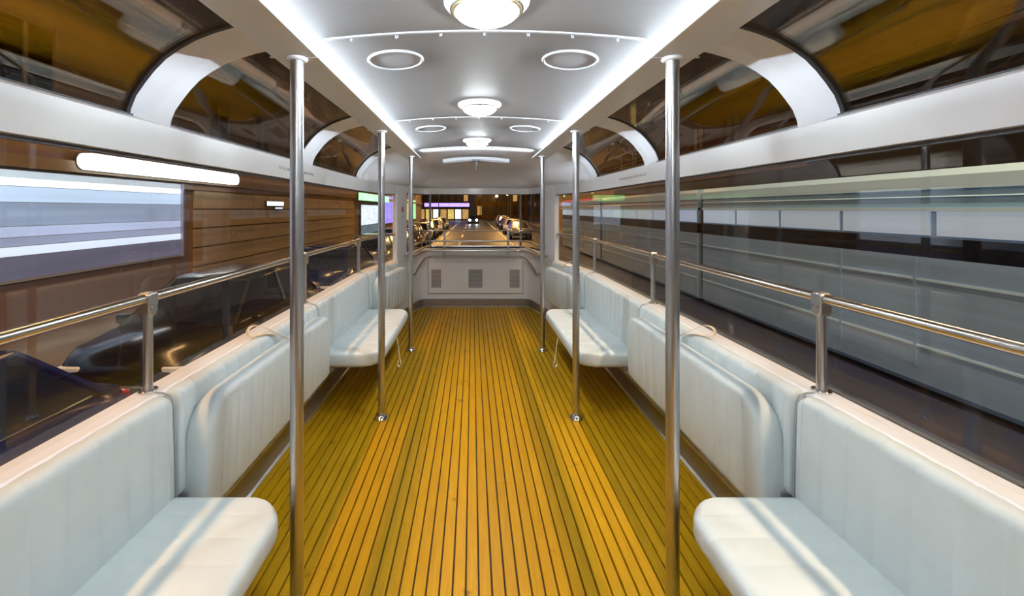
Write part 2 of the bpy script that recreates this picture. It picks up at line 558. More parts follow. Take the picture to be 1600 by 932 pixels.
# ceiling trim strips with screw clips
for i, yy in enumerate((Y1 - 1.545, Y1, Y2, Y3)):
    rings = []
    for j in range(25):
        x = -0.60 + 1.2*j/24
        z = zc(x)
        rings.append([(x, yy - 0.006, z + 0.002), (x, yy - 0.006, z - 0.006), (x, yy + 0.006, z - 0.006), (x, yy + 0.006, z + 0.002)])
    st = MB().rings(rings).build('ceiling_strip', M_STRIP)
    tag(st, ['thin white cover strip across the ceiling overhead', 'thin white cover strip across the ceiling at the first pair of poles', 'thin white cover strip across the ceiling at the second pair of poles', 'thin white cover strip across the ceiling at the third pair of poles'][i], 'cover strip', 'cover strips across the ceiling')
    for x in (-0.50, -0.33, -0.165, 0.0, 0.165, 0.33, 0.50):
        MB().lathe([(0.0, -0.016), (0.005, -0.014), (0.006, -0.006), (0.006, 0.0)], (x, yy + 0.016, zc(x)), 8).build('clip', M_GREYP, st)

# ------------------------------------------------------------------ dome lamps
def dome_lamp(y, label):
    t = empty('ceiling_lamp', (0.0, y, zc(0)), label=label, cat='ceiling lamp', group='dome lamps along the ceiling')
    MB().lathe([(0.0, 0.004), (0.128, 0.004), (0.136, -0.004), (0.136, -0.012), (0.128, -0.022), (0.117, -0.030), (0.0, -0.030)], n=48).build('base', M_WHITE, t)
    MB().lathe([(0.100, -0.028), (0.112, -0.028), (0.1135, -0.033), (0.112, -0.0385), (0.103, -0.0405), (0.100, -0.036)], n=48).build('ring', M_BRASS, t)
    MB().lathe([(0.116, -0.026), (0.1185, -0.030), (0.117, -0.0345), (0.1135, -0.0345)], n=48).build('rim', M_CHROME, t)
    prof = [(0.100*math.sin(a), -0.037 - 0.036*math.cos(a)) for a in [PI/2*j/12 for j in range(12, -1, -1)]]
    prof[-1] = (0.0005, prof[-1][1])
    MB().lathe(prof, n=40).build('glass_dome', emat('lamp_glass', (0.89, 0.97, 1.0), E_DOME), t)
    return t
for y, lb in ((1.43, 'lit dome ceiling lamp cut by the top of the picture'), (2.83, 'lit dome ceiling lamp before the second cover strip'), (4.30, 'lit dome ceiling lamp farthest along, just before the third cover strip'), (-0.05, 'lit dome ceiling lamp straight above the viewpoint'), (-1.30, 'lit dome ceiling lamp behind the viewpoint')):
    dome_lamp(y, lb)

# ------------------------------------------------------------------ ceiling speakers
def slope(x): return math.atan(-2*0.044*x/0.49)
for x in (-0.38, 0.38):
    for y, far in ((1.955, 'near'), (3.62, 'far')):
        t = empty('ceiling_speaker', (x, y, zc(x)), label='round flush ceiling speaker, %s one on the %s' % (far, 'left' if x < 0 else 'right'), cat='speaker', group='round ceiling speakers')
        t.rotation_euler = (0, -slope(x), 0)
        MB().lathe([(0.106, 0.003), (0.121, 0.003), (0.1215, -0.005), (0.118, -0.010), (0.112, -0.010), (0.108, -0.003)], n=48).build('rim', M_STRIP, t)
        MB().lathe([(0.0005, -0.0065), (0.06, -0.0062), (0.109, -0.005), (0.109, 0.004), (0.0005, 0.004)], n=48).build('grille', M_GRILLE, t)

# rear overhead slot vent with a dark release handle
t = empty('slot_vent', (0, 5.42, 2.10), label='long slim slot vent in the ceiling near the rear', cat='vent')
rings = []
for j in range(17):
    x = -0.40 + 0.8*j/16
    z = 0.005 - 0.05*(x/0.5)**2
    rings.append([(x, -0.045, z + 0.03), (x, -0.045, z + 0.0), (x, -0.035, z - 0.012), (x, 0.035, z - 0.030), (x, 0.045, z - 0.022), (x, 0.045, z + 0.03)])
MB().rings(rings).build('frame', M_STRIP, t)
rings = []
for j in range(17):
    x = -0.37 + 0.74*j/16
    z = 0.005 - 0.05*(x/0.5)**2
    rings.append([(x, -0.022, z - 0.010), (x, -0.022, z - 0.0185), (x, 0.022, z - 0.0295), (x, 0.022, z - 0.020)])
MB().rings(rings).build('slot', M_VENT, t)
t = empty('emergency_hatch_handle', (0.0, 5.36, 2.085), label='small dark handle hanging under the slot vent', cat='handle')
MB().box(-0.05, 0.05, -0.015, 0.015, -0.008, 0.012).build('plate', M_DARK, t, bevel=0.003)
MB().tube([(0, 0, 0), (0, -0.005, -0.03), (0, 0.0, -0.05)], 0.012, 8).build('knob', M_DARK, t)
MB().tube([(0, 0, -0.04), (0.0, 0.01, -0.11)], 0.006, 8).build('lever', M_STEEL, t)

# ------------------------------------------------------------------ grab poles
def pole(x, y, label):
    t = empty('grab_pole', (x, y, 0), label=label, cat='pole', group='steel grab poles')
    MB().lathe([(0.0245, 0.004), (0.0245, 2.066)], n=24).build('tube', M_STEEL, t)
    MB().lathe([(0.0, 0.0), (0.050, 0.0), (0.052, 0.004), (0.049, 0.010), (0.038, 0.020), (0.032, 0.026), (0.029, 0.040), (0.0248, 0.041), (0.0248, 0.0)], n=32).build('base_flange', M_CHROME, t)
    MB().lathe([(0.0248, 2.069), (0.038, 2.069), (0.040, 2.064), (0.037, 2.060), (0.029, 2.056), (0.0248, 2.056)], n=28).build('top_collar', M_WHITE, t)
    for a in (0.6, 2.7, 4.8):
        MB().lathe([(0.0, 0.003), (0.004, 0.002), (0.0045, -0.004)], (0.041*math.cos(a), 0.041*math.sin(a), 0.0165), 8).build('screw', M_STEEL, t)
for sx, s in ((-1, 'left'), (1, 'right')):
    for y, d in ((Y1, 'nearest'), (Y2, 'middle'), (Y3, 'farthest')):
        pole(sx*0.70, y, '%s of the steel floor-to-ceiling grab poles on the %s of the aisle' % (d, s))

# ------------------------------------------------------------------ side handrails
def handrail(sx, s):
    t = empty('handrail', (sx*1.255, 0, SILL), label='brushed steel handrail on posts along the %s window' % s, cat='handrail')
    ZR = 1.173 - SILL
    pts = [(sx*(xwall(y) + 0.005 - 1.255), y, ZR) for y in [YB + 0.05, 0, 1, 2, 3, 4, 4.5, 4.8, 5.0, 5.2, 5.4, 5.6, 5.8, 5.95]]
    MB().tube(pts, 0.0175, 20).build('tube', M_RAIL, t)
    e = pts[-1]
    MB().lathe([(0.0, -0.012), (0.034, -0.012), (0.036, -0.004), (0.026, 0.002), (0.018, 0.004)], (e[0], e[1] - 0.0, e[2]), 20, 'y').build('end_flange', M_CHROME, t)
    for y in (Y1 - 1.545, Y1, Y2, Y3):
        x = 0.0
        MB().lathe([(0.016, 0.0), (0.016, ZR - 0.012)], (x, y, 0), 18).build('post', M_STEEL, t)
        c = MB()
        c.prism([(y - 0.022, ZR - 0.050), (y - 0.013, ZR - 0.066), (y + 0.013, ZR - 0.066), (y + 0.022, ZR - 0.050), (y + 0.026, ZR - 0.012), (y + 0.026, ZR + 0.014), (y + 0.016, ZR + 0.0215), (y - 0.016, ZR + 0.0215), (y - 0.026, ZR + 0.014), (y - 0.026, ZR - 0.012)], 'x', x - 0.0225, x + 0.0225)
        cl = c.build('clamp', M_STEEL, t, bevel=0.005)
        for dy in (-0.013, 0.013):
            MB().lathe([(0.0, -0.003), (0.004, -0.002), (0.0042, 0.003)], (x - sx*0.0225, y + dy, ZR - 0.03), 8, 'x').build('bolt', M_GREYP, cl)
        fl_ = MB().prism([(x + 0.036*math.cos(a)*0.85, y + 0.036*math.sin(a)) for a in [2*PI*q/24 for q in range(24)]], 'z', 0.0, 0.008).build('base_flange', M_CHROME, t, bevel=0.002)
        for a in (0, PI/2, PI, 3*PI/2):
            MB().lathe([(0.0, 0.0115), (0.004, 0.0105), (0.0045, 0.007)], (x + 0.025*math.cos(a)*0.85, y + 0.027*math.sin(a), 0), 8).build('screw', M_STEEL, fl_)
handrail(-1, 'left'); handrail(1, 'right')

# ------------------------------------------------------------------ upholstery
def rr_section(w_, t_, r, n=5):
    """rounded rectangle, x 0..w, z 0..t"""
    pts = []
    for cx_, cz_, a0 in ((w_-r, t_-r, 0), (r, t_-r, PI/2), (r, r, PI), (w_-r, r, 1.5*PI)):
        for j in range(n):
            a = a0 + (PI/2)*j/(n-1)
            pts.append((cx_ + r*math.cos(a), cz_ + r*math.sin(a)))
    return pts
def slab(Ln, D, T, er, cr=0.0, seam=0.112, groove=0.0032, endr=0.02, pad=0.004):
    """channelled cushion: length along y, depth x 0..D, thickness z 0..T; cr rounds the two front corners in plan"""
    ys = set()
    ns = max(1, round(Ln / seam)); ds = Ln / ns
    st = []
    for j in range(ns + 1):
        yj = j * ds
        if 0 < j < ns:
            st += [(yj - 0.006, 0.0), (yj - 0.0015, groove), (yj + 0.0015, groove), (yj + 0.006, 0.0)]
        if j < ns:
            st += [(yj + ds*0.3, -pad*0.7), (yj + ds*0.5, -pad), (yj + ds*0.7, -pad*0.7)]
    m = max(cr, endr)
    ends = []
    for q in range(9):
        a = PI/2 * q/8
        ends.append(m * (1 - math.cos(a)))
    es = [(e, None) for e in ends] + [(Ln - e, None) for e in ends]
    st = [s_ for s_ in st if endr < s_[0] < Ln - endr] + [e for e in es]
    st.sort(key=lambda s_: s_[0])
    rings = []
    last = -1
    for y, g in st:
        if y - last < 0.0008: continue
        last = y
        de = min(y, Ln - y)
        g = g or 0.0
        if g < 0 and de < 0.05: g *= de/0.05
        ins = 0.0
        if de < endr: ins = endr - math.sqrt(max(0, endr**2 - (endr-de)**2))
        dd = 0.0
        if de < cr: dd = cr - math.sqrt(max(0, cr**2 - (cr-de)**2))
        w_ = max(0.02, D - dd - ins - 0*g); t_ = max(0.012, T - 2*ins*0.9 - 2*g)
        r = min(er, t_*0.48, w_*0.48)
        rings.append([(x, y, z + ins*0.9 + g) for x, z in rr_section(w_, t_, r)])
    return MB().rings(rings)

def ribbon(path, wv, th=0.0022):
    """flat webbing: path of points, width vector"""
    W_ = Vector(wv) * 0.5
    rings = []
    P = [Vector(p) for p in path]
    for i, p in enumerate(P):
        t = (P[min(i+1, len(P)-1)] - P[max(i-1, 0)]).normalized()
        nn = t.cross(W_).normalized() * th * 0.5
        rings.append([p - W_ - nn, p + W_ - nn, p + W_ + nn, p - W_ + nn])
    return MB().rings([[tuple(v) for v in r] for r in rings])

SX_IN = 1.222      # wall face behind upholstery
def place(t, sx, y0, rz=0.0):
    """local +x points towards the aisle, +y along the vehicle"""
    t.location = (sx*SX_IN, y0, 0)
    t.rotation_euler = (0, 0, rz)
    t.scale = (1, 1, 1)

def side_mirror(mb, sx):
    if sx > 0:
        mb.v = [(-x, y, z) for x, y, z in mb.v]
        mb.f = [tuple(reversed(f)) for f in mb.f]
    return mb
def rot_up(mb, a, pivot=(0, 0, 0)):
    R_ = Matrix.Rotation(a, 3, 'Y')
    pv = Vector(pivot)
    mb.v = [tuple(R_ @ (Vector(v) - pv) + pv) for v in mb.v]
    return mb
def shift(mb, d):
    mb.v = [(x+d[0], y+d[1], z+d[2]) for x, y, z in mb.v]
    return mb

def backrest(sx, y0, L_, label, rz=0.0, x0=None):
    t = empty('backrest', (sx*(x0 or SX_IN), y0, 0), rz, label, 'backrest', 'white upholstered wall backrests')
    # slab lying flat turned upright: depth -> height
    H = 0.40
    mb = slab(L_, H, 0.072, 0.030, cr=0.035, endr=0.012)
    # map (x depth, z thickness) -> (z up, x aisle)
    mb.v = [(z + 0.004 + 0.030*(1 - (x/H)) * 0.35, y, 0.424 + x) for x, y, z in mb.v]
    side_mirror(mb, sx).build('cushion', M_LEATHER, t, ang=50)
    # piping along both ends
    for yy in (L_ + 0.004,):
        side_mirror(MB().tube([(0.004, yy, 0.43), (0.084, yy, 0.43), (0.080, yy, 0.60), (0.072, yy, 0.79), (0.060, yy, 0.817), (0.03, yy, 0.826), (0.004, yy, 0.826)], 0.0034, 8), sx).build('piping', M_PIPING, t)
    bd = MB().box(0.0, 0.010, 0.01, L_-0.01, 0.40, 0.80)
    side_mirror(bd, sx).build('backing_board', M_GREYP, t)
    return t

SEAT_D, SEAT_T, SEAT_Z = 0.455, 0.098, 0.45
def seat(sx, y0, L_, folded, label, rz=0.0, x0=None, strap=True):
    t = empty('fold_down_seat', (sx*(x0 or SX_IN), y0, 0), rz, label, 'seat', 'white upholstered fold-down seats')
    mb = slab(L_, SEAT_D, SEAT_T, 0.034, cr=0.155, endr=0.024, groove=0.0018, pad=0.002)
    bd = MB().box(0.01, SEAT_D - 0.14, 0.05, L_-0.05, -0.014, 0.004)
    if not folded:
        shift(mb, (0.056, 0, SEAT_Z - SEAT_T)); shift(bd, (0.056, 0, SEAT_Z - SEAT_T))
    else:
        for q in (mb, bd):
            shift(q, (0, 0, -SEAT_T))
            q.v = [(0.085 + (-z) - (0.020*(1 - x/SEAT_D)), y, 0.315 + x) for x, y, z in q.v]
    side_mirror(mb, sx).build('cushion', M_LEATHER, t, ang=50)
    if not folded: side_mirror(bd, sx).build('base_board', M_WHITE, t)
    for yy in (0.03, L_ - 0.11):
        h = MB().box(0.0, 0.10, yy - 0.035, yy + 0.085, 0.40, 0.435) if folded else MB().box(0.0, 0.16, yy, yy + 0.08, 0.315, 0.348)
        side_mirror(h, sx).build('hinge_bracket', M_GREYP, t, bevel=0.005)
    if strap:
        yc = L_*0.48
        if folded:
            # loop flopped over the top edge towards the sill
            base = Vector((0.130, yc + 0.13, 0.778))
            raw = [(-0.115*u_, -0.20*u_, h_) for u_, h_ in ((0.0, -0.008), (0.15, 0.012), (0.35, 0.042), (0.6, 0.082), (0.85, 0.112), (1.02, 0.110), (1.10, 0.086), (1.05, 0.062), (0.85, 0.056), (0.55, 0.052), (0.25, 0.022), (0.03, -0.008))]
            p = smoothpath([tuple(base + Vector(q)) for q in raw], 2)
            o = side_mirror(ribbon(p, (0.0165, -0.0095, 0.0)), sx).build('strap', M_STRAP, t)
            o['label'] = 'cream webbing strap loop'
            pl = MB().lathe([(0.0, 0.004), (0.010, 0.003), (0.012, 0.0)], (0.182, yc + 0.06, 0.68), 12, 'x')
            side_mirror(pl, sx).build('snap_stud', M_GREYP, t)
        else:
            b0 = Vector((SEAT_D + 0.02, L_*0.56, SEAT_Z - SEAT_T + 0.012))
            raw = [(0, 0, 0), (0.02, -0.01, -0.06), (0.035, -0.04, -0.14), (0.055, -0.085, -0.21), (0.07, -0.10, -0.25), (0.055, -0.09, -0.272), (0.03, -0.07, -0.262), (0.028, -0.05, -0.235)]
            p = smoothpath([tuple(b0 + Vector(q)) for q in raw], 2)
            o = side_mirror(ribbon(p, (0.0, 0.020, 0.014)), sx).build('strap', M_STRAP, t)
            o['label'] = 'cream webbing strap hanging below'
    return t

for sx, s in ((-1, 'left'), (1, 'right')):
    backrest(sx, 0.135, 1.515, '%s wall backrest behind the seat closest to the viewpoint' % s)
    backrest(sx, 1.675, 1.525, '%s wall backrest half hidden by the folded-up seat' % s)
    backrest(sx, 3.225, 1.515, '%s wall backrest behind the far lowered seat' % s)
    seat(sx, 0.135, 1.52, False, 'lowered white seat closest to the viewpoint on the %s' % s, strap=False)
    seat(sx, 1.70, 1.49, True, 'folded-up white seat with a strap loop on the %s, between first and second poles' % s)
    seat(sx, 3.255, 1.50, False, 'lowered white seat on the %s between the second and third poles' % s)
    # rear segment follows the tapering wall
    ya, yb = 4.80, 5.86
    xa, xb = xwall(ya) - 0.028, xwall(yb) - 0.028
    ang = math.atan2(xa - xb, yb - ya)
    Lr = math.hypot(xa-xb, yb-ya)
    backrest(sx, ya, Lr, 'rearmost %s wall backrest beside the corner pillar' % s, rz=ang*sx*1.0 if sx > 0 else -ang, x0=xa)
    seat(sx, ya + 0.04, Lr - 0.04, True, 'folded-up white seat at the rear %s corner' % s, rz=ang*sx if sx > 0 else -ang, x0=xa - 0.008)

# ------------------------------------------------------------------ rear access panel, vents, rails
t = empty('access_panel', (0, 6.905, 0.2), label='white rear access panel outlined by a dark joint', cat='panel')
MB().box(-0.73, 0.735, -0.006, 0.004, 0.0, 0.556).build('joint', M_GREYP, t)
MB().box(-0.722, 0.727, -0.012, -0.004, 0.009, 0.547).build('board', M_WHITE, t, bevel=0.002)
for x in (-0.6, 0.0, 0.6):
    MB().lathe([(0.0, -0.004), (0.006, -0.003), (0.007, 0.0)], (x, -0.012, 0.535), 10, 'y').build('screw', M_GREYP, t)
for x, w_, lb in ((-0.6, 0.15, 'narrow grey vent grille left on the rear panel'), (0.003, 0.215, 'wide grey vent grille in the middle of the rear panel'), (0.605, 0.15, 'narrow grey vent grille right on the rear panel')):
    t = empty('vent_grille', (x, 6.893, 0.30), label=lb, cat='vent', group='vent grilles on the rear panel')
    MB().box(-w_/2, w_/2, -0.004, 0.004, 0, 0.275).build('backing', mat('vent_back', (0.16, 0.15, 0.15), 0.6, var=0.05), t)
    fr = MB()
    fr.box(-w_/2, -w_/2+0.008, -0.010, -0.003, 0, 0.275).box(w_/2-0.008, w_/2, -0.010, -0.003, 0, 0.275).box(-w_/2+0.008, w_/2-0.008, -0.010, -0.003, 0, 0.008).box(-w_/2+0.008, w_/2-0.008, -0.010, -0.003, 0.267, 0.275)
    fr.build('frame', M_VENT, t, smooth=False)
    slat = None
    for q in range(13):
        z = 0.014 + q*0.0198
        if slat is None:
            slat = MB().add([(-w_/2+0.008, -0.012, -0.003), (w_/2-0.008, -0.012, -0.003), (w_/2-0.008, -0.003, 0.011), (-w_/2+0.008, -0.003, 0.011),
                             (-w_/2+0.008, -0.010, -0.005), (w_/2-0.008, -0.010, -0.005), (w_/2-0.008, -0.001, 0.009), (-w_/2+0.008, -0.001, 0.009)],
                            [(0,1,2,3),(7,6,5,4),(0,4,5,1),(2,6,7,3),(0,3,7,4),(1,5,6,2)]).build('slat', M_VENT, t, smooth=False)
            slat.location = (0, 0, z)
        else:
            o = slat.copy(); col.objects.link(o); o.parent = t; o.location = (0, 0, z)

def railpts(zm, ym, xe, ye, ze, bend=0.72):
    return smoothpath([(-xe, ye, ze), (-xe + (xe-bend)*0.35, ye + (ym-ye)*0.55, (zm+ze)/2 + 0.01), (-bend, ym, zm), (-bend+0.18, ym, zm), (bend-0.18, ym, zm), (bend, ym, zm), (xe - (xe-bend)*0.35, ye + (ym-ye)*0.55, (zm+ze)/2 + 0.01), (xe, ye, ze)], 2)
# upper straight rail
t = empty('rear_rail', (0, 6.83, 1.178), label='uppermost thin steel rail across the rear window', cat='rail')
pts = [(-0.925, -0.48, -0.004), (-0.88, -0.30, -0.002), (-0.80, -0.06, 0), (-0.70, 0, 0), (0.70, 0, 0), (0.80, -0.06, 0), (0.88, -0.30, -0.002), (0.925, -0.48, -0.004)]
MB().tube(smoothpath(pts, 2), 0.011, 10).build('tube', M_RAIL, t)
for sx in (-1, 1):
    MB().lathe([(0.0, -0.01), (0.030, -0.01), (0.032, 0.0), (0.02, 0.006)], (sx*0.932, -0.488, -0.004), 16, 'y').build('end_flange', M_CHROME, t)
for i, (zm, ym, xe, ye, ze, lb) in enumerate((
        (1.018, 6.80, 0.86, 6.20, 1.00, 'second steel rail across the rear window, just below the top one'),
        (0.945, 6.76, 0.87, 6.05, 0.87, 'third steel rail over the rear sill with drooping ends'),
        (0.878, 6.74, 0.86, 6.25, 0.85, 'fourth steel rail in front of the rear sill'),
        (0.797, 6.72, 0.84, 6.22, 0.60, 'lowest bent steel rail with downturned ends above the rear panel'))):
    t = empty('rear_rail', (0, ym, zm), label=lb, cat='rail', group='steel rails across the rear')
    p = [(x, y - ym, z - zm) for x, y, z in railpts(zm, ym, xe, ye, ze)]
    MB().tube(p, 0.013, 10).build('tube', M_STEEL, t)
    for sx in (-1, 1):
        e = p[0] if sx < 0 else p[-1]
        yw = yend(abs(e[0])) if False else None
        MB().box(min(e[0], e[0] + sx*0.10), max(e[0], e[0] + sx*0.10), e[1] - 0.012, e[1] + 0.012, e[2] - 0.02, e[2] + 0.012).build('end_bracket', M_GREYP, t, bevel=0.004)
for x, lb in ((-0.47, 'left flat steel bracket holding the rear rails'), (0.50, 'right flat steel bracket holding the rear rails')):
    t = empty('rail_bracket', (x, 6.86, 0.76), label=lb, cat='bracket', group='brackets of the rear rails')
    MB().box(-0.017, 0.017, -0.012, 0.0, 0.0, 0.43).build('upright', M_STEEL, t, bevel=0.003)
    for zz, yy in ((0.258, -0.06), (0.185, -0.10), (0.118, -0.12), (0.037, -0.14)):
        MB().box(-0.013, 0.013, yy, -0.008, zz - 0.010, zz + 0.010).build('arm', M_STEEL, t, bevel=0.003)

# pillar sticker and small button
px, py = -xwall(6.12) + 0.034, 6.10
t = empty('alarm_button', (px + 0.006, py, 1.50), 0.0, 'small red round alarm button on the left rear pillar', 'button')
t.rotation_euler = (0, 0, -math.radians(75))
MB().lathe([(0.0, -0.006), (0.034, -0.006), (0.036, 0.008)], n=20, axis='y').build('disc', M_RED, t)
MB().lathe([(0.0, -0.013), (0.011, -0.012), (0.013, -0.005)], n=14, axis='y').build('push_knob', M_WHITE, t)
t = tag(MB().box(-0.014, 0.014, -0.002, 0.002, -0.02, 0.02).build('sticker', M_GREEN), 'tiny green sticker below the red button', 'sticker')
t.location = (px + 0.008, py, 1.40); t.rotation_euler = (0, 0, -math.radians(75))

# small printed lines on header bands and on the near cove pane
def lettering(txt, size, m, loc, rot, parent):
    cu = bpy.data.curves.new('lettering', 'FONT')
    cu.body = txt; cu.size = size; cu.extrude = 0.0002
    tmp = bpy.data.objects.new('lettering_tmp', cu)
    col.objects.link(tmp)
    dg = bpy.context.evaluated_depsgraph_get()
    me = bpy.data.meshes.new_from_object(tmp.evaluated_get(dg))
    bpy.data.objects.remove(tmp)
    me.materials.clear(); me.materials.append(m)
    o = bpy.data.objects.new('lettering', me)
    col.objects.link(o); o.location = loc; o.rotation_euler = rot
    o.parent = parent
    o['label'] = 'small line of dark printed lettering'
    return o
hl, hr = bpy.data.objects['trim_3'], bpy.data.objects['trim_4']
lettering('You Do, state a road, only a Limousine and there', 0.030, M_PGREY, (-1.2212, 2.72, 1.752), (PI/2, 0, PI/2), hl)
lettering('You can check in any time. Only a few leave it all', 0.030, M_PGREY, (1.2212, 3.86, 1.752), (PI/2, 0, -PI/2), hr)

# ================================================================== outside: street at night
G = -0.95
M_ROAD = mat('asphalt', (0.028, 0.038, 0.085), 0.42, var=0.35, scale=1.2, stretch=(3, 0.06, 1), bump=0.05, bscale=90)
M_PAVE = mat('paving', (0.16, 0.14, 0.13), 0.6, var=0.2, scale=2)
M_KERB = mat('kerb_stone', (0.34, 0.32, 0.30), 0.6, var=0.15)
M_LINE = mat('road_paint', (0.75, 0.74, 0.70), 0.5, var=0.1, scale=6)
struct(MB().box(-5.4, 9.2, -14, 150, G - 0.2, G).build('floor_road', M_ROAD, smooth=False), 'dark asphalt road')
struct(MB().box(-9.5, -5.4, -14, 150, G - 0.2, G + 0.12).build('floor_pavement_left', M_PAVE, smooth=False), 'paved footway on the left')
struct(MB().box(9.2, 14, -14, 150, G - 0.2, G + 0.12).build('floor_pavement_right', M_PAVE, smooth=False), 'paved footway on the right')
for x0, x1, lb in ((-5.42, -5.25, 'pale kerb stones along the left footway'), (9.05, 9.22, 'pale kerb stones along the right footway')):
    t = empty('kerb', ((x0+x1)/2, 0, G), label=lb, cat='kerb')
    km = None
    for q in range(40):
        y = -6 + q*1.5
        if km is None:
            km = MB().box(-(x1-x0)/2, (x1-x0)/2, 0, 1.485, 0, 0.14).build('kerb_stone', M_KERB, t, smooth=False)
            km.location = (0, y, 0)
        else:
            o = km.copy(); col.objects.link(o); o.parent = t; o.location = (0, y, 0)
# lane lines and tram rails, flush in the road
def strip(name, x, wd, y0, y1, m, label, cat, z=0.004):
    return tag(MB().box(x - wd/2, x + wd/2, y0, y1, G, G + z).build(name, m, smooth=False), label, cat)
strip('edge_line', -2.55, 0.12, -10, 120, M_LINE, 'long white painted line beside the parked cars', 'road marking')
strip('edge_line', 2.75, 0.10, -10, 120, M_LINE, 'long white painted line between the lanes on the right', 'road marking')
M_TRK = mat('rail_iron', (0.5, 0.48, 0.46), 0.25, 0.9, var=0.1)
for x, lb in ((4.05, 'steel tram rail nearest the vehicle'), (4.85, 'steel tram rail close under the passing tram')):
    strip('tram_rail', x, 0.07, -10, 110, M_TRK, lb, 'rail', 0.006)
for q in range(9):
    strip('lane_dash', -0.95, 0.14, 12 + q*9, 16 + q*9, M_LINE, 'white lane dash behind the vehicle, number %s from the rear window' % ['one','two','three','four','five','six','seven','eight','nine'][q], 'road marking')

# ------------------------------------------------------------------ unseen long street luminaires along both sides
M_LAMPHOUSE = mat('lamp_housing', (0.25, 0.25, 0.26), 0.4, 0.5, var=0.05)
M_SODIUM = emat('sodium_light', STREET_COL, E_STREET)
M_FAR = emat('far_sodium_light', (1.0, 0.50, 0.14), E_STREET * 7)  # boosted well above the near rows to brighten the far street
M_PALE = emat('pale_street_light', (1.0, 0.70, 0.43), E_STREET * 1.15)
def luminaire(x, y, L_, label, z=8.4):
    t = empty('street_luminaire', (x, y, z), label=label, cat='street lamp', group='long unseen street luminaires hung over the street')
    MB().prism([(-0.20, 0.0), (-0.16, 0.09), (-0.05, 0.13), (0.05, 0.13), (0.16, 0.09), (0.20, 0.0), (0.17, 0.0), (0.13, 0.04), (-0.13, 0.04), (-0.17, 0.0)], 'y', -L_/2, L_/2).build('housing', M_LAMPHOUSE, t, smooth=False)
    MB().add([(-0.12, -L_/2+0.02, 0.03), (-0.12, L_/2-0.02, 0.03), (0.12, L_/2-0.02, 0.03), (0.12, -L_/2+0.02, 0.03)], [(0,1,2,3)]).build('diffuser', M_FAR if y > 40 else M_SODIUM if y > 12 else M_SODIUM if x < 0 else M_PALE, t, fixn=False)
    MB().tube([(12.0 - x if x > 0 else -8.0 - x, 0, 0.45), (0, 0, 0.31)], 0.04, 8).build('wall_arm', M_DARK, t)
    for dy in (-L_*0.3, L_*0.3):
        MB().tube([(0, dy, 0.12), (0, 0, 0.31)], 0.006, 6).build('hanger', M_DARK, t)
words = ['first', 'second', 'third', 'fourth', 'fifth', 'sixth', 'seventh', 'eighth', 'ninth']
for sx, s in ((-1, 'left'), (1, 'right')):
    for i, y in enumerate((-10.8, -8.4, -6.0, -3.6, -1.2, 1.2, 3.6, 6.0, 8.4)):  # set close for unbroken light patches; those behind added for the rear panel
        luminaire(sx*4.45, y, 2.3, '%s unseen street luminaire of the %s row above the vehicle' % (words[i], s))
    for i, y in enumerate((22, 32, 42, 54, 66)):  # out of sight, the farther ones added and strengthened to light the road
        luminaire(sx*4.45, y, 2.3, '%s unseen street luminaire of the %s row farther down the street' % (words[i], s))

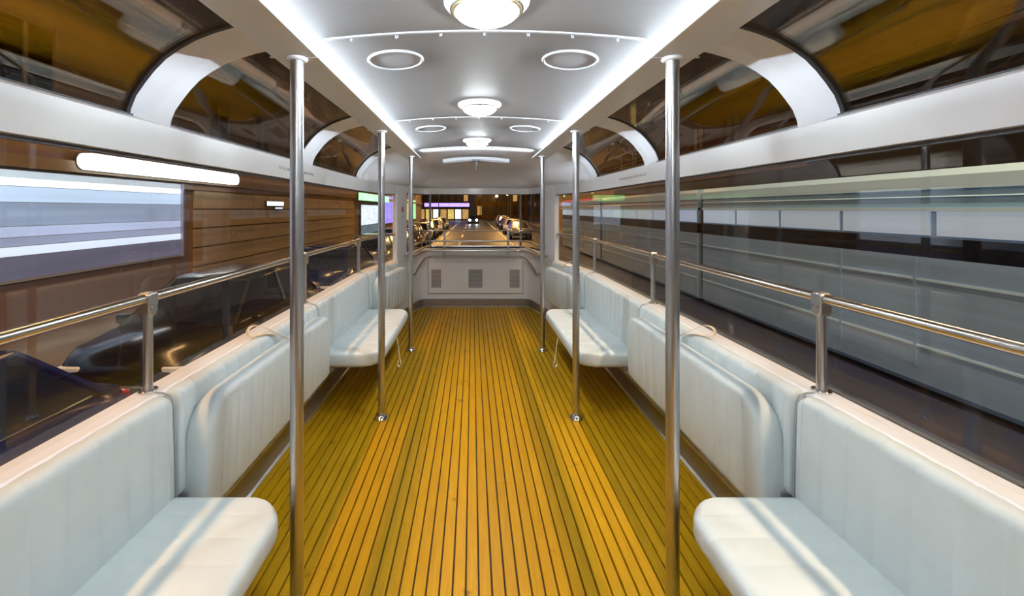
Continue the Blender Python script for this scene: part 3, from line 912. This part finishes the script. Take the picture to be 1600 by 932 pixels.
# ------------------------------------------------------------------ cars
def loft_car(paint, name='parked_car'):
    t = empty(name)
    # stations: y, half width, z bottom, z belt, crown
    S = [(-2.15, 0.62, 0.42, 0.62), (-2.10, 0.74, 0.34, 0.74), (-1.9, 0.83, 0.26, 0.84), (-1.3, 0.88, 0.22, 0.90), (-0.4, 0.90, 0.20, 0.92), (0.5, 0.90, 0.20, 0.93),
         (1.2, 0.89, 0.22, 0.93), (1.75, 0.86, 0.26, 0.92), (2.08, 0.78, 0.34, 0.86), (2.15, 0.66, 0.44, 0.76)]
    rings = []
    for y, hw, z0, z1 in S:
        r = [(-hw*0.82, z0), (-hw*0.97, z0 + (z1-z0)*0.2), (-hw, z0 + (z1-z0)*0.5), (-hw*0.97, z0 + (z1-z0)*0.8), (-hw*0.86, z1), (0, z1 + 0.04), (hw*0.86, z1), (hw*0.97, z0 + (z1-z0)*0.8), (hw, z0 + (z1-z0)*0.5), (hw*0.97, z0 + (z1-z0)*0.2), (hw*0.82, z0)]
        rings.append([(x, y, z) for x, z in r])
    MB().rings(rings).build('body', paint, t, ang=50)
    # cabin: base and roof outline
    base = [(-0.76, -1.15), (0.76, -1.15), (0.78, 1.80), (-0.78, 1.80)]
    roof = [(-0.56, -0.35), (0.56, -0.35), (0.57, 1.25), (-0.57, 1.25)]
    zb, zr = 0.90, 1.40
    gl = MB().add([(x, y, zb) for x, y in base] + [(x, y, zr) for x, y in roof], [(0,1,5,4),(1,2,6,5),(2,3,7,6),(3,0,4,7)])
    gl.build('cabin_glass', mat('car_glass', (0.010, 0.014, 0.030), 0.12, var=0.1, spec=0.35), t, smooth=False)
    rg = []
    for k_, (s_, dz) in enumerate(((1.03, -0.02), (1.02, 0.02), (0.9, 0.055), (0.5, 0.075))):
        rg.append([(x*s_, 0.45 + (y-0.45)*s_, zr + dz) for x, y in roof])
    MB().rings(rg).build('roof', paint, t, ang=60)
    for (a, b) in zip(base, roof):
        MB().tube([(a[0], a[1], zb), (b[0], b[1], zr)], 0.035, 6).build('pillar', paint, t)
    for sx in (-1, 1):
        MB().tube([(sx*0.775, 0.42, zb), (sx*0.57, 0.48, zr)], 0.03, 6).build('pillar', paint, t)
        for y in (-1.35, 1.32):
            wl_ = MB().lathe([(0.19, -0.10), (0.30, -0.10), (0.32, -0.06), (0.32, 0.06), (0.30, 0.10), (0.19, 0.10)], (sx*0.80, y, 0.32), 20, 'x').build('wheel', M_RUBBER, t)
            MB().lathe([(0.02, -0.075), (0.19, -0.06), (0.19, 0.06), (0.02, 0.075)], (sx*0.80, y, 0.32), 10, 'x').build('hub', M_CHROME, wl_)
        MB().box(min(sx*0.45, sx*0.72), max(sx*0.45, sx*0.72), -2.14, -2.04, 0.58, 0.70).build('headlight', mat('headlight_off', (0.7, 0.72, 0.75), 0.1, var=0.05), t, bevel=0.02)
        MB().box(min(sx*0.52, sx*0.74), max(sx*0.52, sx*0.74), 2.06, 2.145, 0.66, 0.80).build('tail_light', mat('tail_red', (0.35, 0.01, 0.01), 0.2, var=0.05), t, bevel=0.02)
        MB().box(min(sx*0.86, sx*1.0), max(sx*0.86, sx*1.0), -0.95, -0.83, 0.88, 1.0).build('wing_mirror', paint, t, bevel=0.02)
        MB().tube([(sx*0.80, -1.05, 0.925), (sx*0.80, 1.65, 0.93)], 0.010, 6).build('belt_trim', M_CHROME, t)
    MB().box(-0.6, 0.6, -2.18, -2.10, 0.36, 0.50).build('bumper', M_DARK, t, bevel=0.02)
    MB().box(-0.6, 0.6, 2.10, 2.18, 0.36, 0.52).build('bumper', M_DARK, t, bevel=0.02)
    return t
P_NAVY = mat('navy_paint', (0.008, 0.014, 0.075), 0.22, var=0.1, coat=0.15, spec=0.3)
P_BLACK = mat('black_paint', (0.005, 0.006, 0.014), 0.2, var=0.1, coat=0.15, spec=0.3)
P_SILVER = mat('silver_paint', (0.42, 0.43, 0.45), 0.25, 0.5, var=0.05, coat=0.5)
P_RED = mat('maroon_paint', (0.10, 0.012, 0.015), 0.2, var=0.1, coat=0.5)
P_WHITE = mat('white_paint', (0.6, 0.6, 0.6), 0.25, var=0.05, coat=0.5)
protos = {}
def car(key, loc, rz, label, group=None):
    if key not in protos:
        t = loft_car({'navy': P_NAVY, 'black': P_BLACK, 'silver': P_SILVER, 'maroon': P_RED, 'white': P_WHITE}[key])
        protos[key] = t
    else:
        t = copy_tree(protos[key])
    t.location = loc; t.rotation_euler = (0, 0, rz)
    tag(t, label, 'car', group)
    return t
seq = [('navy', 2.0), ('black', 7.1), ('navy', 12.3), ('silver', 17.4), ('black', 22.6), ('maroon', 27.8), ('silver', 33.2), ('navy', 38.6), ('white', 44.2), ('black', 50), ('silver', 56)]
for i, (kx, y) in enumerate(seq):
    car(kx, (-3.95, y, G), 0, '%s car parked at the left kerb, %s in the row' % (kx, ['first','second','third','fourth','fifth','sixth','seventh','eighth','ninth','tenth','eleventh'][i]), 'cars parked along the left kerb')
for i, (kx, x, y) in enumerate((('silver', 3.9, 38), ('white', 4.0, 45), ('black', 4.1, 53), ('maroon', 4.3, 62), ('silver', 4.6, 71))):
    car(kx, (x, y, G), 0, '%s car queueing behind on the right, %s one' % (kx, words[i]), 'cars queueing on the right')
t = car('navy', (0.1, 76, G), 0, 'car with glaring blue white headlights coming up behind')
M_BEAM = emat('headlight_beam', (0.75, 0.88, 1.0), 26)
for x in (-0.58, 0.58):
    MB().lathe([(0.0, -0.05), (0.16, -0.03), (0.19, 0.03)], (x, -2.17, 0.64), 14, 'y').build('lit_headlight', M_BEAM, t)

# ------------------------------------------------------------------ passing tram on the right
M_TWHITE = mat('tram_white', (0.48, 0.75, 1.0), 0.3, var=0.05, scale=1.0, stretch=(1, 0.1, 1), coat=0.4)
M_TBLUE = mat('tram_bluegrey', (0.20, 0.42, 0.68), 0.3, var=0.08, scale=1.0, stretch=(1, 0.05, 8), coat=0.4)
M_TSILVER = mat('tram_silver', (0.25, 0.43, 0.72), 0.35, 0.1, var=0.10, scale=1.2, stretch=(1, 0.05, 6), coat=0.3)
M_TBAND = mat('tram_black_glass', (0.004, 0.005, 0.012), 0.35, var=0.1, spec=0.15)
M_TLIT = mat('tram_lit_window', (0.22, 0.26, 0.29), 0.12, var=0.08, scale=1.2, stretch=(1, 0.2, 4), emit=(0.50, 0.60, 0.70), estr=0.30)
M_TDARK = mat('tram_skirt', (0.05, 0.05, 0.055), 0.5, var=0.1)
TX = 5.92
tram = empty('tram', (TX, 0, G), label='long white and silver tram with black window band passing on the right', cat='tram')
def tz(z): return z - G
mods = [(-6.0, 2.6), (2.9, 11.6), (11.9, 20.6), (20.9, 29.6)]
for i, (a, b) in enumerate(mods):
    W_ = 2.4
    bd = MB().prism([(0.0, tz(-0.80)), (0.0, tz(0.87)), (W_, tz(0.87)), (W_, tz(-0.80)), (W_-0.05, tz(-0.87)), (0.05, tz(-0.87))], 'y', a, b).build('lower_body', M_TSILVER, tram, smooth=False)
    MB().prism([(0.0, tz(0.87)), (0.0, tz(1.13)), (W_, tz(1.13)), (W_, tz(0.87))], 'y', a, b).build('black_band', M_TBAND, tram, smooth=False)
    up = MB().prism([(0.02, tz(1.13)), (0.02, tz(1.52)), (W_, tz(1.52)), (W_, tz(1.13))], 'y', a, b).build('upper_body', M_TSILVER, tram, smooth=False)
    nw = 6; dw = (b - a) / nw
    pm_ = None
    for q in range(nw):
        if pm_ is None:
            pm_ = MB().box(-0.008, 0.02, 0.05, dw - 0.05, tz(1.16), tz(1.475)).build('window_pane', M_TLIT, up, smooth=False)
            pm_.location = (0, a, 0)
        else:
            o = pm_.copy(); col.objects.link(o); o.parent = up; o.location = (0, a + q*dw, 0)
    MB().prism([(-0.02, tz(1.475)), (-0.02, tz(1.525)), (0.1, tz(1.53)), (0.1, tz(1.475))], 'y', a, b).build('gutter', M_TWHITE, tram, smooth=False)
    MB().prism([(-0.01, tz(1.52)), (0.02, tz(1.76)), (W_, tz(1.76)), (W_, tz(1.52))], 'y', a, b).build('roof_panel', M_TBLUE, tram, smooth=False)
    MB().prism([(-0.02, tz(1.66)), (-0.01, tz(1.675)), (0.05, tz(1.675)), (0.05, tz(1.66))], 'y', a, b).build('roof_line', M_TWHITE, tram, smooth=False)
    MB().prism([(-0.02, tz(1.76)), (-0.02, tz(1.93)), (0.06, tz(2.02)), (0.4, tz(2.05)), (W_-0.4, tz(2.05)), (W_, tz(1.76))], 'y', a, b).build('roof_fairing', M_TWHITE, tram, ang=20)
    if i == 3:
        MB().box(-0.026, 0.03, a, b, tz(2.0), tz(2.035)).build('red_line', mat('tram_red', (0.55, 0.02, 0.06), 0.4, var=0.05, emit=(0.8, 0.03, 0.1), estr=0.4), tram, smooth=False)
    MB().box(-0.012, 0.01, a, b, tz(0.555), tz(0.585)).build('trim_line', M_TWHITE, tram, smooth=False)
    MB().box(-0.012, 0.01, a, b, tz(-0.33), tz(-0.30)).build('trim_line', M_TWHITE, tram, smooth=False)
    MB().box(0.15, W_-0.15, a + 0.6, b - 0.6, tz(-0.93), tz(-0.80)).build('bogie', M_TDARK, tram, smooth=False)
    for yy in (a + 1.6, b - 1.6):
        MB().lathe([(0.0, -0.05), (0.28, -0.05), (0.28, 0.05), (0.0, 0.05)], (0.35, yy, 0.285), 18, 'x').build('wheel', M_TDARK, tram)
    # door joints
    for yy in (a + (b-a)*0.36, a + (b-a)*0.50):
        MB().box(-0.014, 0.005, yy - 0.02, yy + 0.02, tz(-0.60), tz(0.86)).build('door_joint', M_TSILVER, tram, smooth=False)
    if i < 3:
        MB().box(0.12, W_-0.12, b, mods[i+1][0], tz(-0.60), tz(1.9)).build('bellows', M_TDARK, tram, smooth=False)
lt = emat('tram_lamp', (0.9, 0.95, 1.0), 2.0)

# ------------------------------------------------------------------ buildings
def win_set(parent, rects, axis_sx, m_frame, m_pane, xf):
    """windows on a facade facing +-x: each a frame with a pane; shared mesh per size"""
    cache = {}
    for (y0, y1, z0, z1, mp_) in rects:
        key = (round(y1-y0, 3), round(z1-z0, 3), mp_.name)
        if key not in cache:
            W_, H_ = y1-y0, z1-z0
            f = MB()
            e = 0.07
            d0, d1 = -0.05, 0.06
            f.box(d0, d1, 0, e, 0, H_).box(d0, d1, W_-e, W_, 0, H_).box(d0, d1, e, W_-e, 0, e).box(d0, d1, e, W_-e, H_-e, H_).box(d0, d1*0.6, W_/2-0.03, W_/2+0.03, e, H_-e)
            fo = f.build('window_frame', m_frame, parent, smooth=False)
            po = MB().box(-0.02, 0.0, e*0.5, W_-e*0.5, e*0.5, H_-e*0.5).build('pane', mp_, fo, smooth=False)
            cache[key] = fo
        else:
            src = cache[key]
            fo = src.copy(); col.objects.link(fo); fo.parent = parent
            po = src.children[0].copy(); col.objects.link(po); po.parent = fo
        fo.location = (0, y0, z0)
M_DARKPANE = mat('dark_pane', (0.11, 0.08, 0.05), 0.3, var=0.3, spec=0.4)
def building(name, xf, sx, y0, y1, h, m_wall, m_trim, label, bays, lit=(), floors=(3.6, 7.0, 10.4), ground=None, m_base=None, zb=3.0, group=None):
    """facade plane at xf, sx = +1 when facing the street towards +x"""
    b = empty(name, (xf, 0, G), 0 if sx > 0 else 0, label, 'building', group)
    depth = 7.0
    X = lambda d: (min(0, -sx*d), max(0, -sx*d))
    x0, x1 = X(depth)
    if m_base:
        MB().box(x0, x1, y0, y1, 0, zb).build('base_wall', m_base, b, smooth=False)
        MB().box(x0, x1, y0, y1, zb, h).build('wall', m_wall, b, smooth=False)
    else:
        MB().box(x0, x1, y0, y1, 0, h).build('wall', m_wall, b, smooth=False)
    for z in list(floors) + [h - 0.1]:
        hh = 0.22 if z < h - 0.5 else 0.5
        dd = 0.18 if z < h - 0.5 else 0.4
        MB().box(min(0, sx*dd), max(0, sx*dd), y0, y1, z - hh - 0.2, z - 0.2).build('cornice', m_trim, b, smooth=False)
        MB().box(min(0, sx*dd*0.5), max(0, sx*dd*0.5), y0, y1, z - hh - 0.38, z - hh - 0.2).build('cornice', m_trim, b, smooth=False)
    # roof
    MB().prism([(x0 - 0.2, h), (x1 + 0.2, h), ((x0+x1)/2, h + 2.2)], 'y', y0, y1).build('roof', mat('roof_tiles', (0.10, 0.05, 0.04), 0.7, var=0.2), b, smooth=False)
    rects = []
    dw = (y1 - y0) / bays
    for fi, z in enumerate(floors):
        for k_ in range(bays):
            yc = y0 + (k_ + 0.5)*dw
            mp_ = M_DARKPANE
            if (fi, k_) in lit: mp_ = lit[(fi, k_)]
            rects.append((yc - 0.6, yc + 0.6, z + 0.35, z + 2.25, mp_))
    win_set(b, rects, sx, m_trim, M_DARKPANE, xf)
    return b

M_OCHRE = mat('ochre_render', (0.20, 0.145, 0.09), 0.8, var=0.15, scale=0.8, bump=0.1, bscale=20)
M_BROWN = mat('brown_stone', (0.34, 0.15, 0.015), 0.8, var=0.18, scale=0.8, stretch=(1, 0.2, 1), bump=0.1, bscale=20)
M_MAUVE = mat('mauve_stone', (0.20, 0.14, 0.15), 0.7, var=0.15, scale=1.0, stretch=(1, 0.15, 3))
M_TRIMST = mat('stone_trim', (0.24, 0.19, 0.13), 0.75, var=0.12, scale=2)
M_BRNTRIM = mat('brown_trim', (0.22, 0.13, 0.07), 0.75, var=0.12, scale=2)
M_CHAR = mat('charcoal_stone', (0.010, 0.009, 0.010), 0.6, var=0.2, scale=1.5)
M_ORANGE = mat('orange_render', (0.34, 0.21, 0.09), 0.8, var=0.12, scale=0.7)
XL, XR = -8.0, 12.0
YEL = emat('lit_yellow', (1.0, 0.72, 0.20), 0.7, 0.5)
GRN = emat('lit_green', (0.45, 1.0, 0.40), 0.9, 0.3)
PUR = emat('lit_purple', (0.40, 0.30, 1.0), 1.0, 0.3)
WARM = emat('lit_warm', (1.0, 0.55, 0.18), 0.5, 0.5)
COOL = emat('lit_cool', (0.75, 0.88, 1.0), 1.2, 0.3)

b1 = building('shop_building', XL, 1, -6, 12.6, 12, M_OCHRE, M_TRIMST, 'ochre building with the big blue-white lit shop window on the left', 6, m_base=M_MAUVE, zb=3.55)
b2 = building('wood_front_building', XL, 1, 12.6, 30, 13, M_OCHRE, M_BRNTRIM, 'brown stone fronted building beyond the lit shop window', 6, m_base=M_BROWN, zb=3.6)
b3 = building('arcade_building', XL, 1, 30, 47, 12, M_BROWN, M_TRIMST, 'building with yellow and green lit shops far along the left', 6, {(0, 1): WARM, (1, 3): YEL}, m_base=M_OCHRE, zb=3.4)
b4 = building('far_left_building', XL, 1, 47, 70, 14, M_OCHRE, M_BRNTRIM, 'ochre building farthest along the left side of the street', 7, {(0, 2): YEL, (1, 4): WARM, (0, 5): YEL})
b5 = building('dark_right_building', XR, -1, -8, 16, 14, M_ORANGE, M_BRNTRIM, 'orange building with a charcoal base above the near end of the tram', 7, m_base=M_CHAR, zb=6.85, floors=(7.2, 10.6))
b6 = building('right_building', XR, -1, 16, 38, 13, M_BROWN, M_BRNTRIM, 'brown building with dark base behind the far end of the tram', 7, {(0, 3): WARM, (1, 5): YEL}, m_base=M_CHAR, zb=4.2, floors=(4.6, 8.0))
b7 = building('far_right_building', XR, -1, 38, 70, 14, M_OCHRE, M_TRIMST, 'ochre building farthest along the right side of the street', 7, {(0, 1): YEL, (0, 4): GRN, (1, 2): WARM})

# lit shop window on the left (frame, glazing bars, backlit display strips)
t = empty('shop_window', (XL + 0.02, -2.0, 0.28), label='huge blue-white lit shop window on the left', cat='shop window')
Wd = 14.2
zs = [(0.0, 0.40, (0.34, 0.30, 0.42), 0.34), (0.41, 0.57, (0.80, 0.86, 1.0), 0.95), (0.58, 0.73, (0.52, 0.56, 0.78), 0.55), (0.74, 0.92, (0.64, 0.70, 0.97), 0.72),
      (0.93, 1.34, (0.48, 0.57, 0.77), 0.55), (1.35, 1.62, (0.62, 0.76, 0.98), 0.95), (1.63, 1.90, (0.78, 0.90, 1.0), 1.5)]
M_SHOPF = mat('shop_frame', (0.42, 0.46, 0.62), 0.4, 0.2, var=0.05)
for i, (a, b, c, s) in enumerate(zs):
    nm = emat('display_%d' % i, c, s, 0.2, 0.5, (1, 0.4, 5))
    for q in range(3):
        MB().box(-0.01, 0.03, q*Wd/3 + 0.01, (q+1)*Wd/3 - 0.01, a, b).build('display_panel', nm, t, smooth=False)
for z in (-0.05, 0.40, 0.57, 0.73, 0.92, 1.34, 1.62, 1.90):
    MB().box(-0.015, 0.035, 0, Wd, z, z + 0.010 if 0 <= z < 1.85 else z + 0.05).build('glazing_bar', M_SHOPF, t, smooth=False)
MB().box(0.07, 0.08, 0, Wd, 0, 1.90).build('pane', M_GLASS, t, smooth=False)
for yy in (0, Wd - 0.06):
    MB().box(-0.015, 0.09, yy, yy + 0.06, -0.05, 1.95).build('jamb', M_SHOPF, t, smooth=False)

# glowing capsule standing in for the streak of a passing lamp
t = empty('lamp_streak', (XL + 0.25, 11.7, 2.46), label='glaring white capsule standing in for a lamp streak above the shop window', cat='light streak')
Lc, rc = 5.5, 0.165
cap = [(-Lc/2 + rc*0 - 0 + (-rc*math.sin(a)), rc*math.cos(a)) for a in [PI*q/12 for q in range(13)]] + [(Lc/2 + rc*math.sin(a), -rc*math.cos(a)) for a in [PI*q/12 for q in range(13)]]
MB().prism(cap, 'x', -0.06, 0.10).build('diffuser', emat('capsule_white', (1.0, 0.98, 0.95), 3.2), t)
MB().prism([(y*1.005, z*1.06) for y, z in cap], 'x', -0.12, -0.05).build('back_tray', M_DARK, t)
for yy in (-2, 0, 2):
    MB().box(-0.25, -0.1, yy - 0.04, yy + 0.04, -0.04, 0.04).build('wall_bracket', M_DARK, t, smooth=False)

# small signs farther along the left facade
def lightbox(name, y, z, wy, hz, m, label, d=0.06):
    t = empty(name, (XL + d, y, z), label=label, cat='sign')
    MB().box(0, 0.10, 0, wy, 0, hz).build('case', M_DARK, t, bevel=0.01)
    MB().box(0.10, 0.112, 0.02, wy - 0.02, 0.02, hz - 0.02).build('face', m, t, smooth=False)
    return t
lightbox('small_sign', 17.0, 1.62, 1.5, 0.20, emat('sign_white', (0.8, 0.9, 1.0), 1.6), 'small white lit sign on the brown front')
lightbox('small_sign', 17.7, 1.50, 0.7, 0.09, emat('sign_white2', (0.75, 0.85, 1.0), 1.0), 'tiny white lit plate just below the small white sign')
lightbox('pharmacy_sign', 30.2, 2.10, 11, 0.55, emat('sign_green', (0.30, 1.0, 0.32), 2.2, 0.3, 0.4), 'bright green lit shop sign far along the left', 0.19)
t = empty('lit_shop_door', (XL + 0.02, 31.5, -0.4), label='cool white lit shop doorway under the green sign', cat='shop door')
MB().box(0, 0.10, 0, 7.5, 0.0, 2.3).build('frame', M_DARK, t, smooth=False)
for q in range(3):
    MB().box(0.10, 0.12, 0.1 + q*2.46, 2.46 + q*2.46, 0.1, 0.7).build('pane', emat('door_dim', (0.35, 0.45, 0.5), 0.35, 0.4), t, smooth=False)
    MB().box(0.10, 0.12, 0.1 + q*2.46, 2.46 + q*2.46, 0.75, 2.2).build('pane', emat('door_lit', (0.78, 0.85, 1.0), 1.1, 0.4), t, smooth=False)
M_BEIGE = mat('beige_stone', (0.40, 0.30, 0.17), 0.7, var=0.3, scale=1.0, stretch=(1, 0.15, 4))
# shopfront panels of the brown building: stone courses
t = empty('stone_courses', (XL + 0.02, 12.7, G), label='brown stone courses cladding the ground floor left', cat='cladding')
cm = None
for r in range(6):
    for q in range(5):
        if cm is None:
            cm = MB().box(0, 0.05, 0.02, 3.42, 0.02, 0.53).build('stone_panel', M_BROWN, t, smooth=False)
            o = cm
        else:
            o = cm.copy(); col.objects.link(o); o.parent = t
        o.location = (0, q*3.45, 0.25 + r*0.55)
        if q < 2:
            o.material_slots[0].link = 'OBJECT'
            o.material_slots[0].material = M_BEIGE
for y, wv, m, lb in ((48, 7, YEL, 'yellow lit shopfront far along the left'), (57, 5, GRN, 'green lit shopfront far along the left'), (39, 6.5, PUR, 'purple lit shopfront beyond the green sign')):
    t = empty('lit_shopfront', (XL + 0.02, y, 0.1), label=lb, cat='shopfront')
    MB().box(0, 0.10, 0, wv, 0, 2.7).build('frame', M_DARK, t, smooth=False)
    for q in range(3):
        MB().box(0.10, 0.12, q*wv/3 + 0.1, (q+1)*wv/3 - 0.1, 0.1, 2.6).build('pane', m, t, smooth=False)

# building closing the street, with purple canopy
YE = 98
t = empty('end_building', (-9, YE, G), label='ochre corner building closing the street on the left', cat='building')
MB().box(-4, 8.5, 0, 10, 0, 17).build('wall', M_OCHRE, t, smooth=False)
for q in range(8):
    for r in range(4):
        MB().box(-3.4 + q*1.5, -2.5 + q*1.5, -0.05, 0.02, 4.2 + r*3.2, 6.2 + r*3.2).build('window', WARM if (q*5 + r*3) % 7 == 0 else M_DARKPANE, t, smooth=False)
for q in range(7):
    MB().box(-2.8 + q*1.6, -1.5 + q*1.6, -0.06, 0.02, 0.3, 2.4).build('shop_pane', [WARM, YEL, COOL][q % 3], t, smooth=False)
t = empty('shop_canopy', (-9, YE + 0.01, G + 2.9), label='purple lit canopy on the corner building at the street end', cat='canopy')
MB().box(-1.5, 8.4, -1.2, 0, 0, 0.9).build('box', M_DARK, t, smooth=False)
MB().box(-1.4, 8.3, -1.23, -1.2, 0.08, 0.85).build('lit_face', emat('canopy_purple', (0.32, 0.22, 1.0), 2.2, 0.3), t, smooth=False)
t = empty('end_building', (7, YE + 12, G), label='brown building closing the street on the right', cat='building')
MB().box(-6.5, 14, 0, 10, 0, 22).build('wall', M_BROWN, t, smooth=False)
for q in range(11):
    for r in range(5):
        MB().box(-5.8 + q*1.75, -4.8 + q*1.75, -0.05, 0.02, 1.0 + r*3.4, 3.2 + r*3.4).build('window', WARM if (q*4 + r*7) % 9 == 0 else M_DARKPANE, t, smooth=False)

# street lamps down the street (right side, curving) and left
M_GLOBE = emat('globe_warm', (1.0, 0.70, 0.30), 30)
def street_lamp(x, y, h, label, g='distant street lamps'):
    t = empty('street_lamp', (x, y, G), label=label, cat='street lamp', group=g)
    MB().tube([(0, 0, 0), (0, 0, h*0.5), (0, 0, h)], [0.10, 0.07, 0.05], 8).build('post', M_DARK, t)
    MB().lathe([(0.0, 0.0), (0.16, 0.05), (0.26, 0.2), (0.26, 0.36), (0.14, 0.5), (0.0, 0.54)], (0, 0, h), 12).build('globe', M_GLOBE, t)
    MB().lathe([(0.2, 0.46), (0.3, 0.5), (0.0, 0.7)], (0, 0, h), 12).build('cap', M_DARK, t)
for i, (x, y, h) in enumerate(((5.6, 66, 5.2), (5.9, 74, 5.2), (6.4, 82, 5.2), (7.0, 90, 5.2), (5.6, 104, 5.2), (-5.9, 63, 5.0), (-5.9, 78, 5.0), (1.8, 106, 6.0))):
    street_lamp(x, y, h, ['nearest globe lamp on the right of the far street', 'second globe lamp on the right of the far street', 'third globe lamp on the right of the far street', 'fourth globe lamp on the right of the far street', 'last globe lamp on the right of the far street', 'nearer globe lamp on the left footway far off', 'farther globe lamp on the left footway far off', 'tall globe lamp at the end of the street'][i])
